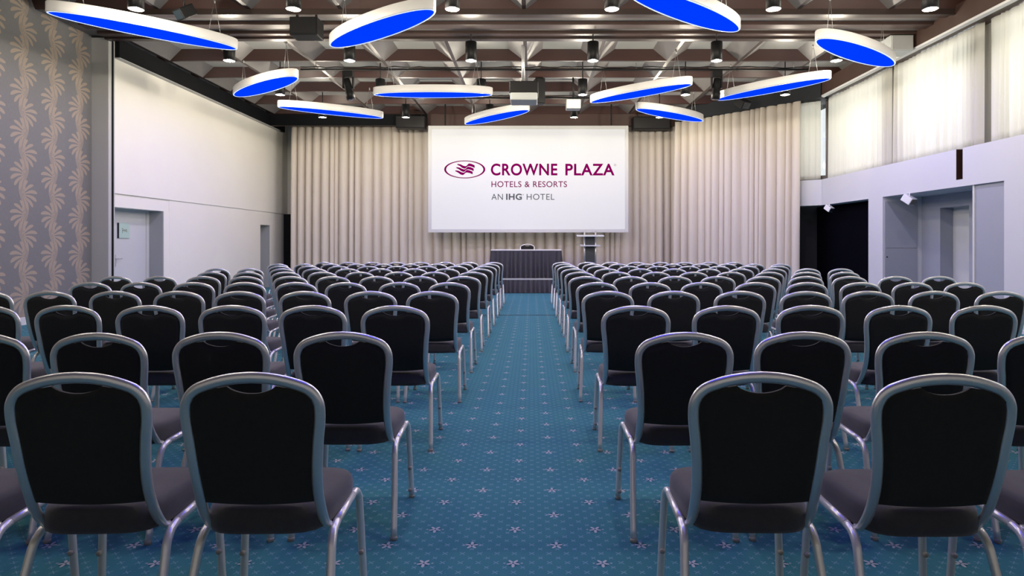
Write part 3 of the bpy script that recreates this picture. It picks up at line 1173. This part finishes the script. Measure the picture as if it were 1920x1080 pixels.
# ------------------------------------------------------------------ things hung from the ceiling
for nm, x0, x1, y, z, lb in (('lighting_bar', -5.0, 6.0, 14.20, 5.10, 'long dark lighting bar carrying the two moving spotlights'),
                             ('lighting_bar', -3.8, 1.55, 16.9, 5.09, 'short dark lighting bar behind the projector')):
    r = empty(nm, (0, y, z), 0, lb, 'lighting bar')
    b = MB().tube([(x0, 0, 0), (x1, 0, 0)], 0.025, n=10)
    rr = random.Random(int(y * 10))
    cb = MB()
    pts = [(x0 + (x1 - x0) * i / 60, rr.uniform(-0.03, -0.005), 0.035 + rr.uniform(-0.004, 0.03)) for i in range(61)]
    cb.tube(smooth_path(pts, 2), 0.012, n=5)
    b.build('pipe', M_equip, r)
    cb.build('cable', M_can, r)
    for q in [x0 + (x1 - x0) * t for t in (0.03, 0.35, 0.66, 0.97)]:
        MB().tube([(q, 0, 0), (q, 0, ZC - 0.004 - z)], 0.008, n=6).build('drop_rod', M_wire, r)

for x, y, tilt, lb in ((-3.97, 14.20, 0.25, 'dark moving spotlight hanging from the long bar beyond the wallpaper'),
                       (4.00, 14.20, -0.1, 'dark moving spotlight hanging from the long bar above the beige curtain')):
    r = empty('moving_spotlight', (x, y, 5.072), 0, lb, 'spotlight', 'moving spotlights on the bar')
    MB().bbox(-0.11, 0.11, -0.09, 0.09, -0.14, -0.004, 0.012).build('base', M_equip, r)
    yk = MB()
    for s in (-1, 1):
        yk.bbox(s * 0.105 - 0.016, s * 0.105 + 0.016, -0.04, 0.04, -0.38, -0.13, 0.006)
    yk.build('yoke', M_equip, r)
    mt = Matrix.Rotation(PI - tilt, 4, 'Y')
    MB().lathe([(0.0, -0.2), (0.075, -0.19), (0.085, -0.05), (0.085, 0.10), (0.095, 0.12), (0.095, 0.26), (0.0, 0.26)], 18, (0, 0, -0.36), 0, mt).build('head', M_equip, r)
    MB().lathe([(0.07, 0.262), (0.0, 0.275)], 16, (0, 0, -0.36), 0, mt).build('lens', M_glassl, r)

r = empty('projector', (-0.15, 13.0, 4.12), 0, 'black projector with a pale underside on a ceiling pole above the aisle', 'projector')
MB().bbox(-0.29, 0.28, -0.25, 0.25, 0.14, 0.38, 0.02).build('housing', M_equip, r)
MB().bbox(-0.27, 0.26, -0.27, 0.25, 0.0, 0.15, 0.02).build('underside', M_equipg, r)
MB().tube([(-0.02, 0, 0.38), (-0.02, 0, 1.33)], 0.035, n=12).build('ceiling_pole', M_steel, r)
MB().lathe([(0.07, 0), (0.07, 0.08), (0.05, 0.08), (0.0, 0.06)], 18, (0.12, 0.25, 0.25), 0, Matrix.Rotation(-PI / 2, 4, 'X')).build('lens', M_glassl, r)

r = empty('small_projector', (0.98, 15.5, 4.50), 0, 'small white projector on a thin pole above the screen edge', 'projector')
MB().bbox(-0.17, 0.17, -0.16, 0.16, 0.0, 0.22, 0.02).build('housing', M_equipg, r)
MB().bbox(-0.10, 0.10, -0.165, -0.155, 0.12, 0.18, 0.004).build('vent', M_trimg, r)
MB().tube([(0, 0, 0.22), (0, 0, 0.96)], 0.022, n=10).build('ceiling_pole', M_equip, r)


def speaker(loc, w, h, d, lb, m=None, rz=0, bracket=True, top=ZC - 0.02):
    r = empty('loudspeaker', loc, rz, lb, 'loudspeaker', 'black ceiling loudspeakers')
    MB().bbox(-w / 2, w / 2, -d / 2, d / 2, 0, h, 0.012).build('cabinet', m or M_equip, r)
    MB().bbox(-w / 2 + 0.02, w / 2 - 0.02, -d / 2 - 0.012, -d / 2 + 0.004, 0.02, h - 0.02, 0.004).build('grille', M_can if m is None else M_trimg, r)
    if bracket:
        b = MB()
        for s in (-1, 1):
            b.box(s * w * 0.35 - 0.012, s * w * 0.35 + 0.012, -0.03, 0.03, h - 0.02, top - loc[2] - 0.012)
        b.box(-w * 0.35 - 0.012, w * 0.35 + 0.012, -0.03, 0.03, top - loc[2] - 0.012, top - loc[2])
        b.build('bracket', M_equip, r)
    return r


speaker((-3.77, 11.0, 4.78), 0.46, 0.30, 0.35, 'boxy black ceiling loudspeaker above the oval lamps near the wallpaper')
speaker((0.18, 15.48, 4.62), 0.22, 0.60, 0.25, 'tall black ceiling loudspeaker just behind the projector', rz=0.25, top=ZC)
speaker((-3.55, 19.35, 4.72), 0.85, 0.36, 0.35, 'wide black loudspeaker over the curtain next to the screen, wallpaper side')
speaker((3.56, 19.625, 4.74), 1.10, 0.36, 0.35, 'wide black loudspeaker over the curtain next to the screen, window side', top=ZC + 0.0)
o = speaker((6.83, 12.30, 4.89), 0.42, 0.29, 0.42, 'grey box loudspeaker under the ceiling beside the sheer curtains', M_equipg, top=ZC)
o['group'] = 'grey ceiling loudspeaker'


def small_spot(loc, zt, m, lb, group, s=1.0, rz=0.5, tilt=0.6):
    r = empty('track_spotlight', loc, rz, lb, 'spotlight', group)
    MB().tube([(0, 0, 0), (0, 0, zt - loc[2])], 0.012 * s, n=8).build('stem', m, r)
    mt = Matrix.Rotation(tilt, 4, 'X')
    b = MB()
    v = MB().bbox(-0.09 * s, 0.09 * s, -0.10 * s, 0.10 * s, -0.09 * s, 0.05 * s, 0.012 * s)
    b.add([mt @ Vector(q) for q in v.v], v.f)
    b.build('head', m, r)
    v = MB().bbox(-0.075 * s, 0.075 * s, -0.106 * s, -0.098 * s, -0.075 * s, 0.035 * s, 0.003)
    MB().add([mt @ Vector(q) for q in v.v], v.f).build('lens', M_refl if m is M_white else M_glassl, r)
    return r


M_fit = mat('white fitting enamel', (0.80, 0.81, 0.84), 0.3)
small_spot((7.17, 15.80, 2.20), 2.29, M_fit, 'small white spotlight under the bulkhead before the black alcove', 'white bulkhead spotlights', 0.85)
small_spot((7.20, 12.50, 2.19), 2.30, M_fit, 'small white spotlight under the bulkhead above the cupboard recess', 'white bulkhead spotlights', 1.0)
small_spot((-5.3, 10.0, 4.88), ZC + 0.1, M_equip, 'small black spotlight under the ceiling above the longest oval lamp', 'black track spotlights', 1.2, -0.6)
small_spot((5.45, 16.9, 4.98), ZC + 0.1, M_equip, 'small black spotlight at the ceiling edge above the angled curtain', 'black track spotlights', 1.5, 0.5)

# cupboard doors in the recess
cp = empty('wall_cupboard', (7.24, 13.46, 0), 0, 'flush grey cupboard with two stacked doors in the side recess', 'cupboard')
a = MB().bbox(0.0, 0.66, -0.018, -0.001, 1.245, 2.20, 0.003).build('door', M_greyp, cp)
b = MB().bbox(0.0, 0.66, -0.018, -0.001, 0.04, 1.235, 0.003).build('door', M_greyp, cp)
MB().lathe([(0.0, 0.0), (0.014, 0.0), (0.014, 0.006), (0.0, 0.006)], 12, (0.04, -0.018, 1.06), 0, Matrix.Rotation(PI / 2, 4, 'X')).build('lock', M_equip, b)
MB().lathe([(0.0, 0.0), (0.009, 0.0), (0.009, 0.004), (0.0, 0.004)], 12, (0.05, -0.018, 1.42), 0, Matrix.Rotation(PI / 2, 4, 'X')).build('lock', M_trimg, a)
